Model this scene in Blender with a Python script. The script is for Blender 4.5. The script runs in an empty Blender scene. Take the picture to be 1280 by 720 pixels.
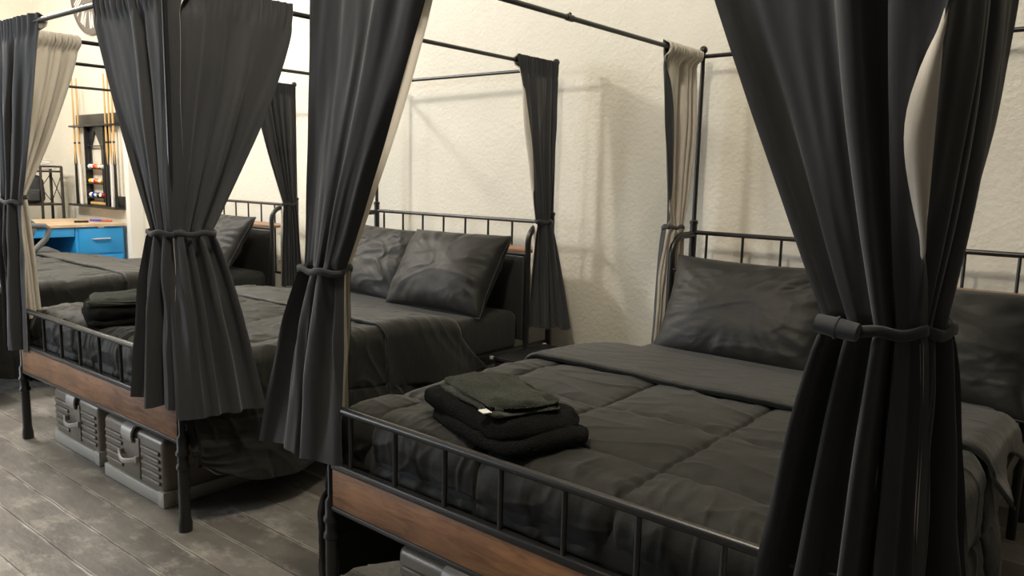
import bpy, bmesh, math, random
from mathutils import Vector, Matrix, noise
C = bpy.context.scene.collection
PI = math.pi
random.seed(7)

# ------------------------------------------------------------------ helpers
def link(o, parent=None):
    C.objects.link(o)
    if parent: o.parent = parent
    return o

def tag(o, label=None, cat=None, group=None, kind=None):
    if label: o['label'] = label
    if cat: o['category'] = cat
    if group: o['group'] = group
    if kind: o['kind'] = kind
    return o

def thing(name, label, cat, loc=(0, 0, 0), rz=0.0, group=None):
    o = bpy.data.objects.new(name, None)
    o.empty_display_size = .1
    link(o); o.location = loc; o.rotation_euler = (0, 0, rz)
    return tag(o, label, cat, group)

class MB:
    """collects shapes, then links them as ONE mesh object"""
    def __init__(self): self.v = []; self.f = []; self.mi = []
    def add(self, vs, fs, m=0):
        b = len(self.v); self.v += [tuple(x) for x in vs]
        for f in fs: self.f.append([b + i for i in f]); self.mi.append(m)
        return self
    def bm(self, b, m=0, mat=None):
        b.verts.index_update()
        vs = [(mat @ v.co) if mat else v.co for v in b.verts]
        self.add(vs, [[v.index for v in f.verts] for f in b.faces], m); b.free()
        return self
    def box(self, lo, hi, bev=.004, m=0, mat=None, seg=2):
        b = bmesh.new(); bmesh.ops.create_cube(b, size=1)
        for v in b.verts:
            v.co = Vector([(lo[i] + hi[i]) / 2 + v.co[i] * (hi[i] - lo[i]) for i in range(3)])
        if bev: bmesh.ops.bevel(b, geom=b.edges[:], offset=bev, segments=seg, profile=.5, affect='EDGES')
        return self.bm(b, m, mat)
    def tube(self, pts, r, n=10, m=0, cap=True, flat=None):
        pts = [Vector(p) for p in pts]; N = len(pts)
        rs = r if isinstance(r, (list, tuple)) else [r] * N
        t0 = (pts[1] - pts[0]).normalized()
        a = Vector((0, 0, 1)) if abs(t0.z) < .9 else Vector((1, 0, 0))
        nx = t0.cross(a).normalized(); vs = []
        for i, p in enumerate(pts):
            t = (pts[min(i + 1, N - 1)] - pts[max(i - 1, 0)]).normalized()
            nx = (nx - t * nx.dot(t)).normalized(); ny = t.cross(nx)
            for k in range(n):
                an = 2 * PI * k / n
                vs.append(p + (nx * math.cos(an) + ny * math.sin(an) * (flat or 1)) * rs[i])
        fs = [[i * n + k, i * n + (k + 1) % n, (i + 1) * n + (k + 1) % n, (i + 1) * n + k] for i in range(N - 1) for k in range(n)]
        if cap: fs += [list(range(n))[::-1], [(N - 1) * n + k for k in range(n)]]
        return self.add(vs, fs, m)
    def ring(self, pts, r, n=8, m=0, ry=None):
        """closed tube; cross-section r (in plane) x ry (up)"""
        pts = [Vector(p) for p in pts]; N = len(pts); vs = []
        for i, p in enumerate(pts):
            t = (pts[(i + 1) % N] - pts[i - 1]).normalized()
            up = Vector((0, 0, 1)) if abs(t.z) < .9 else Vector((1, 0, 0))
            nx = t.cross(up).normalized(); ny = nx.cross(t)
            for k in range(n):
                an = 2 * PI * k / n
                vs.append(p + nx * math.cos(an) * r + ny * math.sin(an) * (ry or r))
        fs = [[i * n + k, i * n + (k + 1) % n, ((i + 1) % N) * n + (k + 1) % n, ((i + 1) % N) * n + k] for i in range(N) for k in range(n)]
        return self.add(vs, fs, m)
    def lathe(self, prof, c=(0, 0, 0), n=20, m=0):
        vs = []; fs = []
        for r, z in prof:
            for k in range(n):
                an = 2 * PI * k / n
                vs.append((c[0] + r * math.cos(an), c[1] + r * math.sin(an), c[2] + z))
        N = len(prof)
        for i in range(N - 1):
            for k in range(n):
                fs.append([i * n + k, i * n + (k + 1) % n, (i + 1) * n + (k + 1) % n, (i + 1) * n + k])
        fs += [list(range(n))[::-1], [(N - 1) * n + k for k in range(n)]]
        return self.add(vs, fs, m)
    def sphere(self, c, r, m=0, s=1.0, n=16):
        b = bmesh.new(); bmesh.ops.create_uvsphere(b, u_segments=n, v_segments=n // 2 + 2, radius=r)
        for v in b.verts: v.co = Vector((v.co.x + c[0], v.co.y + c[1], v.co.z * s + c[2]))
        return self.bm(b, m)
    def grid(self, P, m=0, flip=False, closed=False):
        R = len(P); K = len(P[0]); vs = [q for row in P for q in row]; fs = []
        for i in range(R - 1):
            for k in range(K if closed else K - 1):
                k2 = (k + 1) % K
                f = [i * K + k, i * K + k2, (i + 1) * K + k2, (i + 1) * K + k]
                fs.append(f[::-1] if flip else f)
        return self.add(vs, fs, m)
    def prism(self, poly, ax, lo, hi, m=0):
        """poly in the two axes other than ax"""
        def mk(p, h):
            q = list(p); q.insert(ax, h); return q
        n = len(poly)
        vs = [mk(p, lo) for p in poly] + [mk(p, hi) for p in poly]
        fs = [list(range(n))[::-1], [n + i for i in range(n)]] + [[i, (i + 1) % n, n + (i + 1) % n, n + i] for i in range(n)]
        return self.add(vs, fs, m)
    def build(self, name, mats, parent=None, loc=None, smooth=True, ang=35, rz=0):
        me = bpy.data.meshes.new(name)
        base = Vector(loc) if loc is not None else Vector((0, 0, 0))
        me.from_pydata([Vector(v) - (base if parent is None else Vector((0, 0, 0))) for v in self.v], [], self.f)
        if not isinstance(mats, (list, tuple)): mats = [mats]
        for mm in mats: me.materials.append(mm)
        me.polygons.foreach_set('material_index', self.mi)
        b = bmesh.new(); b.from_mesh(me); bmesh.ops.recalc_face_normals(b, faces=b.faces[:]); b.to_mesh(me); b.free()
        if smooth:
            me.polygons.foreach_set('use_smooth', [True] * len(me.polygons))
            if ang: me.set_sharp_from_angle(angle=math.radians(ang))
        me.update()
        o = bpy.data.objects.new(name, me); link(o, parent)
        if parent is None: o.location = base; o.rotation_euler = (0, 0, rz)
        return o

def place(o, M):
    """move a top-level object by the bed's transform"""
    o.matrix_world = M @ Matrix.LocRotScale(o.location, o.rotation_euler, None)
    return o

def fbm(p, o=4): return noise.fractal(Vector(p), 1.0, 2.0, o)
def nz(x, y=0, z=0): return noise.noise(Vector((x, y, z)))
def lerp(a, b, t): return a + (b - a) * t
def sm(a, b, x):
    t = min(1, max(0, (x - a) / (b - a))); return t * t * (3 - 2 * t)

# ------------------------------------------------------------------ materials
def mat(name, col, rough=.6, metal=0., sheen=0., spec=.5, bump=None, vary=None, srough=.5, coat=0):
    """bump=(scale, strength, detail[, stretch]); vary=(scale, amount, stretch)"""
    m = bpy.data.materials.new(name); m.use_nodes = True
    nt = m.node_tree; b = nt.nodes['Principled BSDF']
    b.inputs['Base Color'].default_value = (*col, 1); b.inputs['Roughness'].default_value = rough
    b.inputs['Metallic'].default_value = metal; b.inputs['Specular IOR Level'].default_value = spec
    b.inputs['Sheen Weight'].default_value = sheen; b.inputs['Sheen Roughness'].default_value = srough
    b.inputs['Coat Weight'].default_value = coat
    tc = nt.nodes.new('ShaderNodeTexCoord')
    def nzn(scale, detail, st):
        mp = nt.nodes.new('ShaderNodeMapping'); mp.inputs['Scale'].default_value = st
        nt.links.new(tc.outputs['Object'], mp.inputs['Vector'])
        n = nt.nodes.new('ShaderNodeTexNoise'); n.inputs['Scale'].default_value = scale; n.inputs['Detail'].default_value = detail
        nt.links.new(mp.outputs[0], n.inputs['Vector']); return n
    if bump:
        st = bump[3] if len(bump) > 3 else (1, 1, 1)
        n = nzn(bump[0], bump[2], st); bp = nt.nodes.new('ShaderNodeBump')
        bp.inputs['Strength'].default_value = bump[1]; bp.inputs['Distance'].default_value = .01
        nt.links.new(n.outputs['Fac'], bp.inputs['Height']); nt.links.new(bp.outputs[0], b.inputs['Normal'])
    if vary:
        n = nzn(vary[0], 5, vary[2]); cr = nt.nodes.new('ShaderNodeValToRGB')
        a = vary[1]
        cr.color_ramp.elements[0].position = .3; cr.color_ramp.elements[1].position = .7
        cr.color_ramp.elements[0].color = (*[max(0, c * (1 - a)) for c in col], 1)
        cr.color_ramp.elements[1].color = (*[min(1, c * (1 + a)) for c in col], 1)
        nt.links.new(n.outputs['Fac'], cr.inputs['Fac']); nt.links.new(cr.outputs['Color'], b.inputs['Base Color'])
    return m

M = {}
M['metal'] = mat('black_metal', (.012, .012, .012), .34, .0, spec=.6, bump=(260, .05, 2))
M['bed'] = mat('black_bedding', (.0125, .0132, .0105), .62, sheen=.12, spec=.25, bump=(42, .2, 8), vary=(9, .08, (1, 1, 1)))
M['sheet'] = mat('black_sheet', (.013, .0135, .011), .55, sheen=.13, spec=.3, bump=(14, .35, 8, (1, 2.5, 1)))
M['pillow'] = mat('black_pillow_cotton', (.0125, .0126, .0112), .52, sheen=.075, spec=.3, bump=(60, .12, 6))
M['curtain'] = mat('black_curtain_cloth', (.042, .044, .048), .7, sheen=.16, spec=.25, bump=(22, .18, 8, (1, 1, .35)))
M['lining'] = mat('ivory_lining', (.64, .60, .53), .75, sheen=.1, spec=.2, bump=(26, .15, 6, (1, 1, .3)))
M['terry'] = mat('black_terry', (.007, .0075, .007), 0.95, sheen=.03, spec=.05, bump=(240, .9, 3), vary=(30, .25, (1, 1, 1)))
M['terry2'] = mat('charcoal_terry', (.020, .025, .015), .95, sheen=.2, spec=.1, bump=(260, .9, 3), vary=(24, .3, (1, 1, 1)))
M['tagw'] = mat('white_tag', (.8, .8, .76), .6)
M['leather'] = mat('charcoal_leather', (.035, .034, .032), .42, spec=.5, bump=(160, .12, 4), vary=(5, .15, (1, 1, 1)))
M['white'] = mat('white_paint', (.82, .8, .76), .5)
M['chrome'] = mat('chrome', (.78, .77, .74), .3, .55)
M['pewter'] = mat('grey_plastic_body', (.20, .18, .15), .4, .25, spec=.5, bump=(120, .08, 3))
M['pewter_l'] = mat('pale_grey_band', (.42, .41, .37), .45, .2, bump=(140, .06, 3))
M['steel'] = mat('brushed_latch', (.46, .44, .41), .4, .2)
M['blue'] = mat('blue_enamel', (.03, .33, .74), .35, spec=.5, vary=(4, .06, (1, 1, 1)))
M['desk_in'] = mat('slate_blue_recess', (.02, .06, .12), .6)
M['chair'] = mat('grey_plastic', (.12, .125, .13), .5)
M['black'] = mat('black_lacquer', (.014, .014, .015), .35, bump=(90, .05, 2))
M['dgrey'] = mat('dark_grey_cloth', (.05, .055, .06), .8, bump=(60, .3, 4))
M['etag'] = mat('bronze_metal', (.07, .06, .055), .45, .6)
M['cue'] = mat('maple_cue', (.62, .40, .15), .35, coat=.4)
M['cue_b'] = mat('black_cue_butt', (.012, .012, .014), .3, coat=.4)
M['cue_w'] = mat('white_cue_butt', (.8, .79, .75), .35, coat=.4)
M['clock'] = mat('taupe_clock', (.16, .14, .125), .55)

def wood(name, c1, c2, scale, st, rough=.45):
    m = bpy.data.materials.new(name); m.use_nodes = True; nt = m.node_tree; b = nt.nodes['Principled BSDF']
    tc = nt.nodes.new('ShaderNodeTexCoord'); mp = nt.nodes.new('ShaderNodeMapping'); mp.inputs['Scale'].default_value = st
    nt.links.new(tc.outputs['Object'], mp.inputs[0])
    n = nt.nodes.new('ShaderNodeTexNoise'); n.inputs['Scale'].default_value = scale; n.inputs['Detail'].default_value = 8; n.inputs['Distortion'].default_value = 1.2
    nt.links.new(mp.outputs[0], n.inputs['Vector'])
    n2 = nt.nodes.new('ShaderNodeTexNoise'); n2.inputs['Scale'].default_value = 5; n2.inputs['Detail'].default_value = 4
    nt.links.new(tc.outputs['Object'], n2.inputs['Vector'])
    mx = nt.nodes.new('ShaderNodeMath'); mx.operation = 'ADD'
    h = nt.nodes.new('ShaderNodeMath'); h.operation = 'MULTIPLY'; h.inputs[1].default_value = .55
    h2 = nt.nodes.new('ShaderNodeMath'); h2.operation = 'MULTIPLY'; h2.inputs[1].default_value = .45
    nt.links.new(n.outputs['Fac'], h.inputs[0]); nt.links.new(n2.outputs['Fac'], h2.inputs[0])
    nt.links.new(h.outputs[0], mx.inputs[0]); nt.links.new(h2.outputs[0], mx.inputs[1])
    cr = nt.nodes.new('ShaderNodeValToRGB')
    cr.color_ramp.elements[0].position = .36; cr.color_ramp.elements[1].position = .62
    cr.color_ramp.elements[0].color = (*c1, 1); cr.color_ramp.elements[1].color = (*c2, 1)
    nt.links.new(mx.outputs[0], cr.inputs[0]); nt.links.new(cr.outputs[0], b.inputs['Base Color'])
    b.inputs['Roughness'].default_value = rough
    bp = nt.nodes.new('ShaderNodeBump'); bp.inputs['Strength'].default_value = .12; bp.inputs['Distance'].default_value = .005
    nt.links.new(n.outputs['Fac'], bp.inputs['Height']); nt.links.new(bp.outputs[0], b.inputs['Normal'])
    return m
M['wood'] = wood('rustic_brown_wood', (.115, .048, .020), (.34, .165, .075), 7, (1, 6, 6), .42)
M['shelfwood'] = wood('light_brown_wood', (.22, .12, .07), (.36, .22, .14), 7, (1, 6, 6), .5)
M['butcher'] = wood('pale_oak', (.52, .36, .22), (.74, .58, .40), 5, (6, 1, 6), .4)

def wall_material():
    m = bpy.data.materials.new('warm_white_orange_peel'); m.use_nodes = True; nt = m.node_tree; b = nt.nodes['Principled BSDF']
    tc = nt.nodes.new('ShaderNodeTexCoord')
    n = nt.nodes.new('ShaderNodeTexNoise'); n.inputs['Scale'].default_value = 42; n.inputs['Detail'].default_value = 3
    n2 = nt.nodes.new('ShaderNodeTexNoise'); n2.inputs['Scale'].default_value = 9; n2.inputs['Detail'].default_value = 4
    n3 = nt.nodes.new('ShaderNodeTexNoise'); n3.inputs['Scale'].default_value = 1.3; n3.inputs['Detail'].default_value = 4
    for q in (n, n2, n3): nt.links.new(tc.outputs['Object'], q.inputs['Vector'])
    a = nt.nodes.new('ShaderNodeMath'); a.operation = 'ADD'
    nt.links.new(n.outputs['Fac'], a.inputs[0]); nt.links.new(n2.outputs['Fac'], a.inputs[1])
    bp = nt.nodes.new('ShaderNodeBump'); bp.inputs['Strength'].default_value = .35; bp.inputs['Distance'].default_value = .012
    nt.links.new(a.outputs[0], bp.inputs['Height']); nt.links.new(bp.outputs[0], b.inputs['Normal'])
    cr = nt.nodes.new('ShaderNodeValToRGB'); cr.color_ramp.elements[0].position = .3; cr.color_ramp.elements[1].position = .7
    cr.color_ramp.elements[0].color = (.69, .665, .575, 1); cr.color_ramp.elements[1].color = (.75, .725, .635, 1)
    nt.links.new(n3.outputs['Fac'], cr.inputs[0]); nt.links.new(cr.outputs[0], b.inputs['Base Color'])
    b.inputs['Roughness'].default_value = .55; b.inputs['Specular IOR Level'].default_value = .3
    return m

def floor_material():
    m = bpy.data.materials.new('worn_grey_painted_boards'); m.use_nodes = True; nt = m.node_tree; b = nt.nodes['Principled BSDF']
    L = nt.links; N = nt.nodes.new
    tc = N('ShaderNodeTexCoord'); mp = N('ShaderNodeMapping')
    mp.inputs['Rotation'].default_value = (0, 0, math.radians(-1.3)); mp.inputs['Location'].default_value = (0, .093, 0)
    L.new(tc.outputs['Object'], mp.inputs[0])
    sx = N('ShaderNodeSeparateXYZ'); L.new(mp.outputs[0], sx.inputs[0])
    def math_(op, a, b_=None, c=None):
        q = N('ShaderNodeMath'); q.operation = op
        for i, x in enumerate((a, b_, c)):
            if x is None: continue
            if isinstance(x, (int, float)): q.inputs[i].default_value = x
            else: L.new(x, q.inputs[i])
        return q.outputs[0]
    def noise_(scale, detail=4, st=(1, 1, 1), src=None, rough=.5):
        mpp = N('ShaderNodeMapping'); mpp.inputs['Scale'].default_value = st; L.new(src or mp.outputs[0], mpp.inputs[0])
        q = N('ShaderNodeTexNoise'); q.inputs['Scale'].default_value = scale; q.inputs['Detail'].default_value = detail; q.inputs['Roughness'].default_value = rough
        L.new(mpp.outputs[0], q.inputs['Vector']); return q.outputs['Fac']
    wob = math_('MULTIPLY', math_('SUBTRACT', noise_(5, 3), .5), .012)
    yy = math_('ADD', sx.outputs['Y'], wob)
    yb = math_('DIVIDE', yy, .15)
    fr = math_('FRACT', yb); idx = math_('FLOOR', yb)
    d = math_('ABSOLUTE', math_('SUBTRACT', fr, .5))          # .5 at seam
    seam = N('ShaderNodeMapRange'); seam.inputs[1].default_value = .478; seam.inputs[2].default_value = .492; L.new(d, seam.inputs[0])
    worn = N('ShaderNodeMapRange'); worn.inputs[1].default_value = .43; worn.inputs[2].default_value = .485; L.new(d, worn.inputs[0])
    wn = N('ShaderNodeMapRange'); wn.inputs[1].default_value = .44; wn.inputs[2].default_value = .56; L.new(noise_(3.2, 6, (1, 3, 1), None, .65), wn.inputs[0])
    wornf = math_('MULTIPLY', worn.outputs[0], wn.outputs[0])
    # scuffs across boards
    sc = N('ShaderNodeMapRange'); sc.inputs[1].default_value = .52; sc.inputs[2].default_value = .66; L.new(noise_(3.6, 10, (1, 1.5, 1), None, .72), sc.inputs[0])
    wh = N('ShaderNodeTexWhiteNoise'); wh.noise_dimensions = '1D'; L.new(idx, wh.inputs['W'])
    base = N('ShaderNodeValToRGB'); base.color_ramp.elements[0].position = .34; base.color_ramp.elements[1].position = .64
    base.color_ramp.elements[0].color = (.075, .068, .060, 1); base.color_ramp.elements[1].color = (.205, .192, .172, 1)
    t = math_('ADD', math_('MULTIPLY', noise_(2.1, 8, (1, 1.8, 1), None, .6), .8), math_('MULTIPLY', wh.outputs['Value'], .2))
    L.new(t, base.inputs[0])
    mx = N('ShaderNodeMixRGB'); L.new(math_('MULTIPLY', sc.outputs[0], .75), mx.inputs[0]); L.new(base.outputs[0], mx.inputs[1]); mx.inputs[2].default_value = (.36, .345, .31, 1)
    mx2 = N('ShaderNodeMixRGB'); L.new(math_('MULTIPLY', wornf, .8), mx2.inputs[0]); L.new(mx.outputs[0], mx2.inputs[1]); mx2.inputs[2].default_value = (.46, .44, .40, 1)
    mx3 = N('ShaderNodeMixRGB'); L.new(math_('MULTIPLY', seam.outputs[0], .8), mx3.inputs[0]); L.new(mx2.outputs[0], mx3.inputs[1]); mx3.inputs[2].default_value = (.035, .032, .03, 1)
    L.new(mx3.outputs[0], b.inputs['Base Color'])
    b.inputs['Roughness'].default_value = .5
    hh = math_('SUBTRACT', math_('ADD', math_('MULTIPLY', noise_(9, 8, (1, 2, 1)), .6), math_('MULTIPLY', wornf, .25)), math_('MULTIPLY', seam.outputs[0], .8))
    bp = N('ShaderNodeBump'); bp.inputs['Strength'].default_value = .5; bp.inputs['Distance'].default_value = .012
    L.new(hh, bp.inputs['Height']); L.new(bp.outputs[0], b.inputs['Normal'])
    return m
M['wall'] = wall_material(); M['floor'] = floor_material()
M['ceil'] = mat('white_ceiling', (.75, .72, .66), .8)

# ------------------------------------------------------------------ the room
YW = 2.45; XL = -9.3; ZC = 4.2; XR = 4.6; YF = -5.2
def struct(name, lo, hi, m):
    o = MB().box(lo, hi, 0).build(name, m, None, loc=(0, 0, 0), smooth=False)
    return tag(o, kind='structure')
struct('floor', (XL, YF, -.1), (XR, YW, 0), M['floor'])
struct('wall_back', (XL, YW, -.1), (XR, YW + .15, ZC), M['wall'])
struct('wall_left', (XL - .15, YF, -.1), (XL, YW + .15, ZC), M['wall'])
struct('ceiling', (XL - .15, YF, ZC), (XR, YW + .15, ZC + .1), M['ceil'])
struct('trim_1', (-6.61, 2.31, 0), (-6.52, YW, ZC), M['white'])      # boxed pipe on the back wall

# ------------------------------------------------------------------ canopy beds
W, L = 1.56, 2.332
HF, HPT, HPB, HH, HC = .67, .495, .356, 1.108, 2.004
GB = 'black canopy beds along the white wall'
def part(mb, name, m, par, **k): return mb.build(name, M[m], par, **k)

def make_bed(label):
    t = thing('canopy_bed', label, 'bed', group=GB)
    for x in (0, W):                                   # foot posts, thick turned legs below
        mb = MB()
        prof = [(.026, 0), (.026, .03), (.021, .06), (.0205, .245), (.026, .25), (.026, .262), (.0205, .27), (.0205, .30), (.026, .305), (.026, .317), (.0205, .325), (.0205, .37), (.0115, .385), (.0115, HC)]
        mb.lathe(prof, (x, 0, 0), 18)
        po = part(mb, 'foot_post', 'metal', t)
        f = MB(); f.lathe([(.008, -.02), (.012, -.005), (.012, .012)], (x, 0, HC), 14); f.sphere((x, 0, HC + .03), .02)
        part(f, 'finial', 'metal', po)
    for x in (0, W):
        mb = MB()
        mb.lathe([(.024, 0), (.024, .03), (.019, .05), (.019, 1.15), (.022, 1.152), (.022, 1.168), (.0115, 1.175), (.0115, HC)], (x, L, 0), 18)
        po = part(mb, 'head_post', 'metal', t)
        f = MB(); f.lathe([(.008, -.02), (.012, -.005), (.012, .012)], (x, L, HC), 14); f.sphere((x, L, HC + .032), .021)
        part(f, 'finial', 'metal', po)
    # footboard
    part(MB().tube([(.012, 0, HF), (W - .012, 0, HF)], .0125, 14), 'foot_rail', 'metal', t)
    part(MB().box((.012, -.013, HPT - .016), (W - .012, .013, HPT + .006), .005), 'foot_crossbar', 'metal', t)
    part(MB().box((.012, -.013, HPB - .012), (W - .012, .013, HPB + .004), .004), 'foot_crossbar', 'metal', t)
    part(MB().box((.018, -.010, HPB + .004), (W - .018, .010, HPT - .016), .002), 'wood_panel', 'wood', t)
    for k in range(8):
        x = .098 + .197 * k
        part(MB().tube([(x, 0, HPT), (x, 0, HF)], .0075, 10), 'baluster', 'metal', t)
    # side rails and slats
    for x in (.012, W - .012):
        part(MB().box((x - .012, .01, .335), (x + .012, L - .01, .395), .004), 'side_rail', 'metal', t)
    for k in range(7):
        y = .18 + k * .29
        part(MB().box((.024, y - .03, .345), (W - .024, y + .03, .36), .003), 'slat', 'metal', t)
    # headboard: rear rails with balusters, bent side tubes, shelf, padded panel
    part(MB().tube([(.01, L, HH), (W - .01, L, HH)], .0115, 12), 'head_rail', 'metal', t)
    part(MB().tube([(.01, L, .55), (W - .01, L, .55)], .0115, 12), 'head_rail', 'metal', t)
    for k in range(8):
        x = .078 + .197 * k
        part(MB().tube([(x, L, .55), (x, L, HH)], .007, 8), 'baluster', 'metal', t)
    yf = 2.11
    for x in (0, W):
        pts = [(x, L, HH - .01), (x, yf + .1, HH - .012)]
        for k in range(1, 9):
            a = k / 8 * PI / 2
            pts.append((x, yf + .1 - .1 * math.sin(a), HH - .112 + .1 * math.cos(a)))
        pts.append((x, yf, .0))
        part(MB().tube(pts, .0175, 14), 'side_tube', 'metal', t)
    part(MB().box((.02, yf + .012, .935), (W - .02, L - .015, .955), .003), 'headboard_shelf', 'shelfwood', t)
    part(MB().tube([(.01, yf, .93), (W - .01, yf, .93)], .010, 10), 'shelf_bar', 'metal', t)
    part(MB().box((.022, yf - .008, .42), (W - .022, yf + .03, .925), .014, seg=3), 'padded_panel', 'leather', t)
    # canopy rails
    for y in (0, L):
        part(MB().tube([(.01, y, HC), (W - .01, y, HC)], .0105, 12), 'canopy_rail', 'metal', t)
    for x in (0, W):
        mb = MB().tube([(x, .01, HC), (x, L - .01, HC)], .0105, 12)
        mb.tube([(x, 1.15, HC), (x, 1.19, HC)], .0135, 12); mb.sphere((x, 1.17, HC + .014), .008, n=8)
        part(mb, 'canopy_rail', 'metal', t)
    return t

def copy_tree(o, parent=None):
    c = o.copy(); C.objects.link(c); c.parent = parent
    for ch in list(o.children): copy_tree(ch, c)
    return c

BT = [((0, 0, 0), 0.0), ((-2.427, -.0641, 0), .0176), ((-4.9368, -.1213, 0), -.0055)]
BM = [Matrix.Translation(l) @ Matrix.Rotation(a, 4, 'Z') for l, a in BT]
bed_labels = ['black metal canopy bed nearest the camera, with wood footboard panel in front',
              'black metal canopy bed in the middle, two grey trunks under its footboard',
              'black metal canopy bed farthest away, in front of the blue desk']
bed = make_bed(bed_labels[0])
for i in (1, 2):
    b2 = copy_tree(bed); b2.location = BT[i][0]; b2.rotation_euler = (0, 0, BT[i][1]); b2['label'] = bed_labels[i]

# ------------------------------------------------------------------ bedding
def profile(a, half, r):
    """position, drop and normal along a section that is flat on top, rounded, then hanging"""
    s = 1 if a >= 0 else -1; a = abs(a)
    if a <= half: return s * a, 0., 0., 1.
    th = (a - half) / r
    if th < PI / 2: return s * (half + r * math.sin(th)), r * (1 - math.cos(th)), s * math.sin(th), math.cos(th)
    return s * (half + r), r + (a - half - r * PI / 2), float(s), 0.

def duvet_like(zt, y0, y1, drop, fdrop, seams, puffh, wr, seed, out, r=.075, slant=.4, nu=230, nv=120, foot=True, footwr=.01, fine=1.0, zhead=0.0, short=.26, bulge=0.):
    """cloth over the bed: seams=(xs period, x0, ys period, y0)"""
    half = W / 2 - r + out; A = half + r * PI / 2 + drop
    rf = .085
    P = []
    bmin = -(rf * PI / 2 + fdrop) if foot else 0.
    span = (y1 - (y0 + rf)) if foot else (y1 - y0)
    for j in range(nv + 1):
        b = bmin + (span - bmin) * j / nv
        if foot:
            if b >= 0: Y, hy, ny, nyz = y0 + rf + b, 0., 0., 1.
            else:
                th = -b / rf
                if th < PI / 2: Y, hy, ny, nyz = y0 + rf - rf * math.sin(th), rf * (1 - math.cos(th)), -math.sin(th), math.cos(th)
                else: Y, hy, ny, nyz = y0, rf + (-b - rf * PI / 2), -1., 0.
        else: Y, hy, ny, nyz = y0 + b, 0., 0., 1.
        row = []
        yl = (y0 + rf + b) if foot else Y
        vf = j / nv
        for i in range(nu + 1):
            a = -A + 2 * A * i / nu
            X, hx, nx, nxz = profile(a, half, r)
            kd = min(1, max(0, (hx - r) / max(.01, drop)))
            z = zt - hx - hy * max(0, 1 - hx / .15) + zhead * vf * vf
            y = Y + slant * kd * vf * drop * .9
            xx = W / 2 + a
            # quilting
            q = 0.
            if seams:
                sx = abs(math.sin(PI * (xx - seams[1]) / seams[0])); sy = abs(math.sin(PI * (yl - seams[3]) / seams[2]))
                dx_ = math.asin(min(1, sx)) / PI * seams[0]; dy_ = math.asin(min(1, sy)) / PI * seams[2]
                q = puffh * ((1 - math.exp(-dx_ / .036)) * (1 - math.exp(-dy_ / .036)) - 1) - .35 * puffh * (math.exp(-(dx_ / .005) ** 2) + math.exp(-(dy_ / .005) ** 2))
                puck = math.exp(-dx_ / .05) * nz(yl * 26 + nz(xx * 4, yl * 4), xx * 6, seed) + math.exp(-dy_ / .05) * nz(xx * 26 + nz(xx * 4, yl * 4), yl * 6, seed + 3)
                q += puck * .0055 * fine
            w = wr * (fbm((xx * 2.6, yl * 2.6, seed), 4)) * .8
            wx = xx + .12 * nz(xx * 2.5, yl * 2.5, seed + 20); wy = yl + .12 * nz(xx * 2.5, yl * 2.5, seed + 30)
            rd = 1 - abs(nz(wx * 4.5 + wy * 2, wy * 9 - wx * 3, seed + 9)) * 2.2
            w += wr * .45 * max(0, rd) ** 3
            # folds where it bends over the foot edge
            if foot:
                kf = math.exp(-((b + .06) / .15) ** 2)
                xw = xx + .05 * nz(xx * 4, b * 5, seed); w += footwr * kf * (.8 * nz(xw * 15, b * 2.2, seed + 5) + .75 * (max(0, 1 - abs(nz(xw * 26, b * 3, seed + 6)) * 2.5)) ** 2 * (.4 + nz(xx * 5, b * 4, seed + 8)))
            n = Vector((nx, ny * nxz, max(.0, nxz * nyz)))
            if n.length < 1e-4: n = Vector((nx, ny, 0))
            n.normalize()
            x = W / 2 + X
            wave = kd * (.028 * (1 + math.sin(y * 9 + seed + .8 * math.sin(y * 3.1 + seed))) + .02 * nz(y * 3, hx * 3, seed + 12))
            p = Vector((x, y, z)) + n * (q + w)
            if a < 0 and bulge: wave += bulge * sm(.1, .6, kd) * math.exp(-((y - .08) / .16) ** 2)
            p.x += (1 if a > 0 else -1) * wave
            if kd > 0: p.z += kd * (.05 * nz(y * 3.3, seed, a) + (short * math.exp(-(max(0, y) / .22) ** 2) * drop if foot else 0))
            row.append(p)
        P.append(row)
    return P

def thick(P, t):
    """grid -> closed sheet of thickness t (shifted inwards)"""
    R, K = len(P), len(P[0]); Q = []
    for i in range(R):
        row = []
        for k in range(K):
            du = P[i][min(k + 1, K - 1)] - P[i][max(k - 1, 0)]; dv = P[min(i + 1, R - 1)][k] - P[max(i - 1, 0)][k]
            n = du.cross(dv)
            row.append(P[i][k] - (n.normalized() if n.length > 1e-9 else Vector((0, 0, 1))) * t)
        Q.append(row)
    mb = MB(); mb.grid(P); mb.grid(Q, flip=True); off = R * K
    edge = [(0, k) for k in range(K)] + [(i, K - 1) for i in range(1, R)] + [(R - 1, k) for k in range(K - 2, -1, -1)] + [(i, 0) for i in range(R - 2, 0, -1)]
    ids = [i * K + k for i, k in edge]; n = len(ids)
    for e in range(n):
        a, b = ids[e], ids[(e + 1) % n]; mb.f.append([b, a, off + a, off + b]); mb.mi.append(0)
    return mb

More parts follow.
